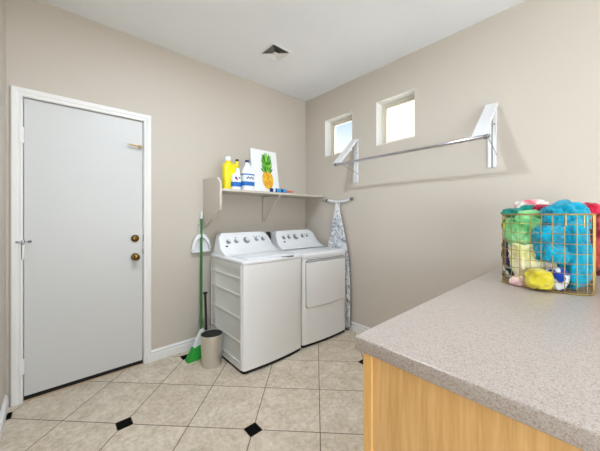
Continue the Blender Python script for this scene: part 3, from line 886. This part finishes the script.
# blue tube lying in front of the picture
t = thing('sealant_tube', 'blue tube with an orange nozzle lying at the front of the shelf', 'tube', (1.825, 2.34, ZS + .0245))
def tx(b, x0, x1, r0, r1=None, n=20):
    return b.lathe([(0, x0), (r0, x0), (r1 if r1 is not None else r0, x1), (0, x1)], (0, 0, 0), 'X', n)
tx(MB(), -.150, -.085, .0225).build('tube_end', M['navy'], t, True)
tx(MB(), -.132, -.104, .0231).build('white_band', M['sky_white'], t, True)
tx(MB(), -.0845, .045, .0235).build('tube_body', M['skyblue'], t, True)
tx(MB(), -.030, -.002, .0240).build('printed_band', M['navy'], t, True)
tx(tx(MB(), .0455, .085, .018, .012), .085, .155, .012, .007).build('nozzle', M['orange'], t, True)

# ================================================================ ironing board behind the dryer
ib = thing('ironing_board', 'ironing board in a floral cover standing on end behind the dryer', 'ironing board', (2.385, 2.01, 0))
def board_outline(g=0.0):
    pts = []
    ctl = [(.012, 1.385), (.028, 1.36), (.048, 1.28), (.078, 1.16), (.112, 1.02), (.144, .88), (.168, .74), (.180, .60), (.182, .06), (.165, .03)]
    for (h, z) in ctl: pts.append((2.030 - h - g, z))
    left = [(2.030 + h + g, z) for h, z in ctl]
    return pts + left[::-1]
MB().prism(board_outline(), 0, 2.365, 2.383, .006, 3).build('board_cover', M['floral'], ib, True, True)
MB().prism(board_outline(-.004), 0, 2.3835, 2.389).build('board_underside', M['brown'], ib, False, True)
b = MB()
b.tube([(2.398, 1.97, .35), (2.398, 2.022, 1.42)], .008, 10); b.tube([(2.398, 2.10, .35), (2.398, 2.045, 1.42)], .008, 10)
b.build('leg_frame', M['plastic'], ib, True, True)
b = MB()
pts = [(2.395, 2.190 - .335 * k / 12, 1.416 + .022 * (abs(k - 6) / 6) ** 2) for k in range(13)]
b.tube(pts, .014, 12); b.prism([(2.012, 1.33), (2.052, 1.33), (2.045, 1.405), (2.016, 1.405)], 0, 2.358, 2.364, .002, 1)
b.build('foot_bar', M['plastic'], ib, True, True)
for y0, y1 in ((2.187, 2.210), (1.858, 1.833)):
    MB().tube([(2.395, y0, 1.4375), (2.395, y1, 1.4415)], .0175, 12).build('end_cap', M['ringrey'], ib, True, True)
for y0 in (1.88, 2.10):
    MB().box((2.366, y0, 0), (2.398, y0 + .04, .029), .004, 2).build('rubber_foot', M['ringrey'], ib, True, True)
# wall hook under the shelf end
hk = MB().lathe([(0, 0), (.012, 0), (.012, -.004), (0, -.004)], (XR - .0005, 2.235, 1.43), 'X', 14).tube([(XR - .004, 2.235, 1.43), (XR - .045, 2.235, 1.43), (XR - .055, 2.235, 1.436), (XR - .058, 2.235, 1.45)], .0045, 8).build('wall_hook', M['ringrey'], None, True)
tag(hk, 'small grey wall hook under the right end of the shelf', 'hook')

# ================================================================ broom, dustpan, black handle, bin
br = thing('broom', 'green-handled angle broom standing against the back wall beside the bin', 'broom', (.90, 2.43, 0))
top = Vector((1.035, 2.583, 1.225)); bot = Vector((.978, 2.445, .212))
MB().tube([bot, top], .0115, 12).build('handle', M['green'], br, True, True)
tip = top + (top - bot).normalized() * .075
MB().tube([top + (top - bot) * .0005, top.lerp(tip, .2), top.lerp(tip, .8), tip], [.0118, .0118, .0095, .006], 12).build('handle_tip', M['plastic'], br, True, True)['label'] = 'white hanging tip'
# white head block and slanted bristles
def quad_rows(pts_top, pts_bot): pass
b = MB()
b.loft([[(.893, 2.385, .100), (.998, 2.405, .118), (.998, 2.450, .118), (.893, 2.432, .100)],
        [(.930, 2.402, .165), (.996, 2.416, .185), (.996, 2.450, .185), (.930, 2.438, .165)],
        [(.962, 2.428, .225), (.990, 2.432, .235), (.990, 2.452, .235), (.962, 2.446, .225)]])
hd = b.build('broom_head', M['plastic'], br, False, True)
b = MB()
b.loft([[(.826, 2.352, .002), (.965, 2.366, .002), (.965, 2.440, .002), (.826, 2.428, .002)],
        [(.848, 2.362, .035), (.975, 2.374, .035), (.975, 2.442, .035), (.848, 2.432, .035)],
        [(.890, 2.382, .1005), (.999, 2.403, .1185), (.999, 2.453, .1185), (.890, 2.434, .1005)]])
b.build('bristles', M['bristle'], br, False, True)

dp = thing('dustpan', 'white dustpan hanging behind the broom handle on the back wall', 'dustpan', (1.01, 2.56, 1.0))
out = [(.937, .915), (.938, .945), (.945, .985), (.958, 1.022), (.976, 1.054), (1.002, 1.078), (1.030, 1.085), (1.058, 1.076), (1.082, 1.052), (1.100, 1.020), (1.112, .983), (1.118, .945), (1.119, .915)]
MB().prism(out, 1, 2.584, 2.590, .002, 1).build('pan', M['plastic'], dp, False, True)
# raised rim along sides and a hooded back
b = MB()
inn = [(x + (1.028 - x) * .20, z - .008 - .14 * (z - .915)) for x, z in out[1:-1]]
rows = []
for (x, z), (xi, zi) in zip(out[1:-1], inn):
    rows.append([(x, 2.5835, z), (x, 2.556, z), (xi, 2.553, zi), (xi, 2.5835, zi)])
b.loft(rows); b.build('rim', M['plastic'], dp, True, True, angle=50)
MB().box((.938, 2.566, .908), (1.118, 2.5835, .922), .003, 2).build('lip', M['plastic'], dp, False, True)
MB().tube([(1.024, 2.585, 1.07), (1.022, 2.583, 1.12), (1.020, 2.588, 1.165)], .008, 10).build('handle', M['plastic'], dp, True, True)
MB().lathe([(0, 0), (.005, 0), (.005, -.02), (0, -.02)], (1.020, YB - .0, 1.165), 'Y', 10).build('peg', M['ringrey'], dp, True, True)

st = thing('floor_brush', 'short black handled brush standing between the bin and the wall', 'brush', (1.005, 2.40, 0))
MB().tube([(1.01, 2.40, .10), (1.003, 2.415, .55)], .0105, 12).build('handle', M['black'], st, True, True)
MB().lathe([(0, 0), (.013, 0), (.020, .008), (.020, .018), (0, .02)], (1.003, 2.415, .545), 'Z', 16).build('handle_cap', M['black'], st, True, True)
MB().lathe([(0, 0), (.032, 0), (.034, .04), (.03, .08), (.014, .1), (0, .1)], (1.0105, 2.40, .002), 'Z', 18).build('brush_head', M['black'], st, True, True)

bn = thing('waste_bin', 'small brushed steel waste bin on the floor by the washing machine', 'bin', (.979, 2.222, 0))
MB().lathe([(0, .001), (.079, .001), (.082, .008), (.0915, .252), (.0915, .258), (.0885, .258), (.0875, .250), (.078, .016), (0, .014)], (0, 0, 0), 'Z', 48).build('bin_body', M['steel'], bn, True, angle=60)
b = MB().lathe([(.0868, .255), (.0772, .0168), (.001, .0162)], (0, 0, 0), 'Z', 48)
b.build('bin_liner', M['black'], bn, True)
MB().tube([(.090 * math.cos(2 * PI * k / 40), .090 * math.sin(2 * PI * k / 40), .259) for k in range(40)], .0024, 8, closed=True).build('bin_rim', M['steel'], bn, True)

# ================================================================ wall drying rack
rk = thing('drying_rack', 'white wall drying rack with two folding arms and a chrome rod', 'clothes rack', (XR, 1.17, 2.05))
def arm(yc):
    s_ = .0
    for dy in (-.0155, .0155):
        MB().prism([(yc + dy - .0115, 1.612 + .006), (yc + dy, 1.608), (yc + dy + .0115, 1.612 + .006), (yc + dy + .0115, 2.07), (yc + dy - .0115, 2.07)], 0, XR - .018, XR - .0005, .002, 1).build('wall_rail', M['plastic'], rk, False, True)
    top_, tip_ = Vector((XR - .022, yc, 2.068)), Vector((2.092, yc, 1.772))
    d = (tip_ - top_).normalized(); n_ = Vector((d.z, 0, -d.x))
    if n_.z < 0: n_ = -n_
    W_ = .041; T = .022
    b = MB(); rows = []
    for p, wdt in ((top_, W_ * .86), (tip_, W_)):
        q = [(wdt, 0), (wdt, T), (-wdt, T), (-wdt, 0), (-wdt + .004, 0), (-wdt + .004, T - .004), (wdt - .004, T - .004), (wdt - .004, 0)]
        rows.append([p + Vector((0, a, 0)) + n_ * (h - .004) for a, h in q])
    b.loft(rows)
    b.prism([(0, 0), (1, 0), (0, 1)], 0, 0, 1) if False else None
    a_ = b.build('folding_arm', M['plastic'], rk, False, True)
    MB().tube([(XR - .018, yc - .036, 2.062), (XR - .018, yc + .036, 2.062)], .012, 12).build('hinge_pin', M['plastic'], rk, True, True)
    MB().tube([tip_ + Vector((0, -.048, 0)), tip_ + Vector((0, -.036, 0))], .011, 12).build('end_knob', M['ringrey'], rk, True, True)
    # thin stay between the arm tip and the rail
    MB().tube([tip_ + Vector((.004, -.046, .004)), Vector((XR - .012, yc - .030, 1.70))], .0028, 8).build('stay', M['chrome'], rk, True, True)
    MB().lathe([(0, 0), (.006, 0), (.005, -.003), (0, -.003)], (XR - .018, yc - .0155, 1.93), 'X', 10).build('screw', M['ringrey'], rk, True, True)
arm(.562); arm(1.795)
MB().tube([(2.094, .50, 1.772), (2.094, 1.815, 1.770)], .0125, 14).build('rod', M['chrome'], rk, True, True)
for ya, yb_ in ((.535, .512), (1.80, 1.82)):
    MB().tube([(2.094, ya, 1.771), (2.094, yb_, 1.771)], .0155, 14).build('rod_end', M['ringrey'], rk, True, True)

bpy.context.view_layer.update()
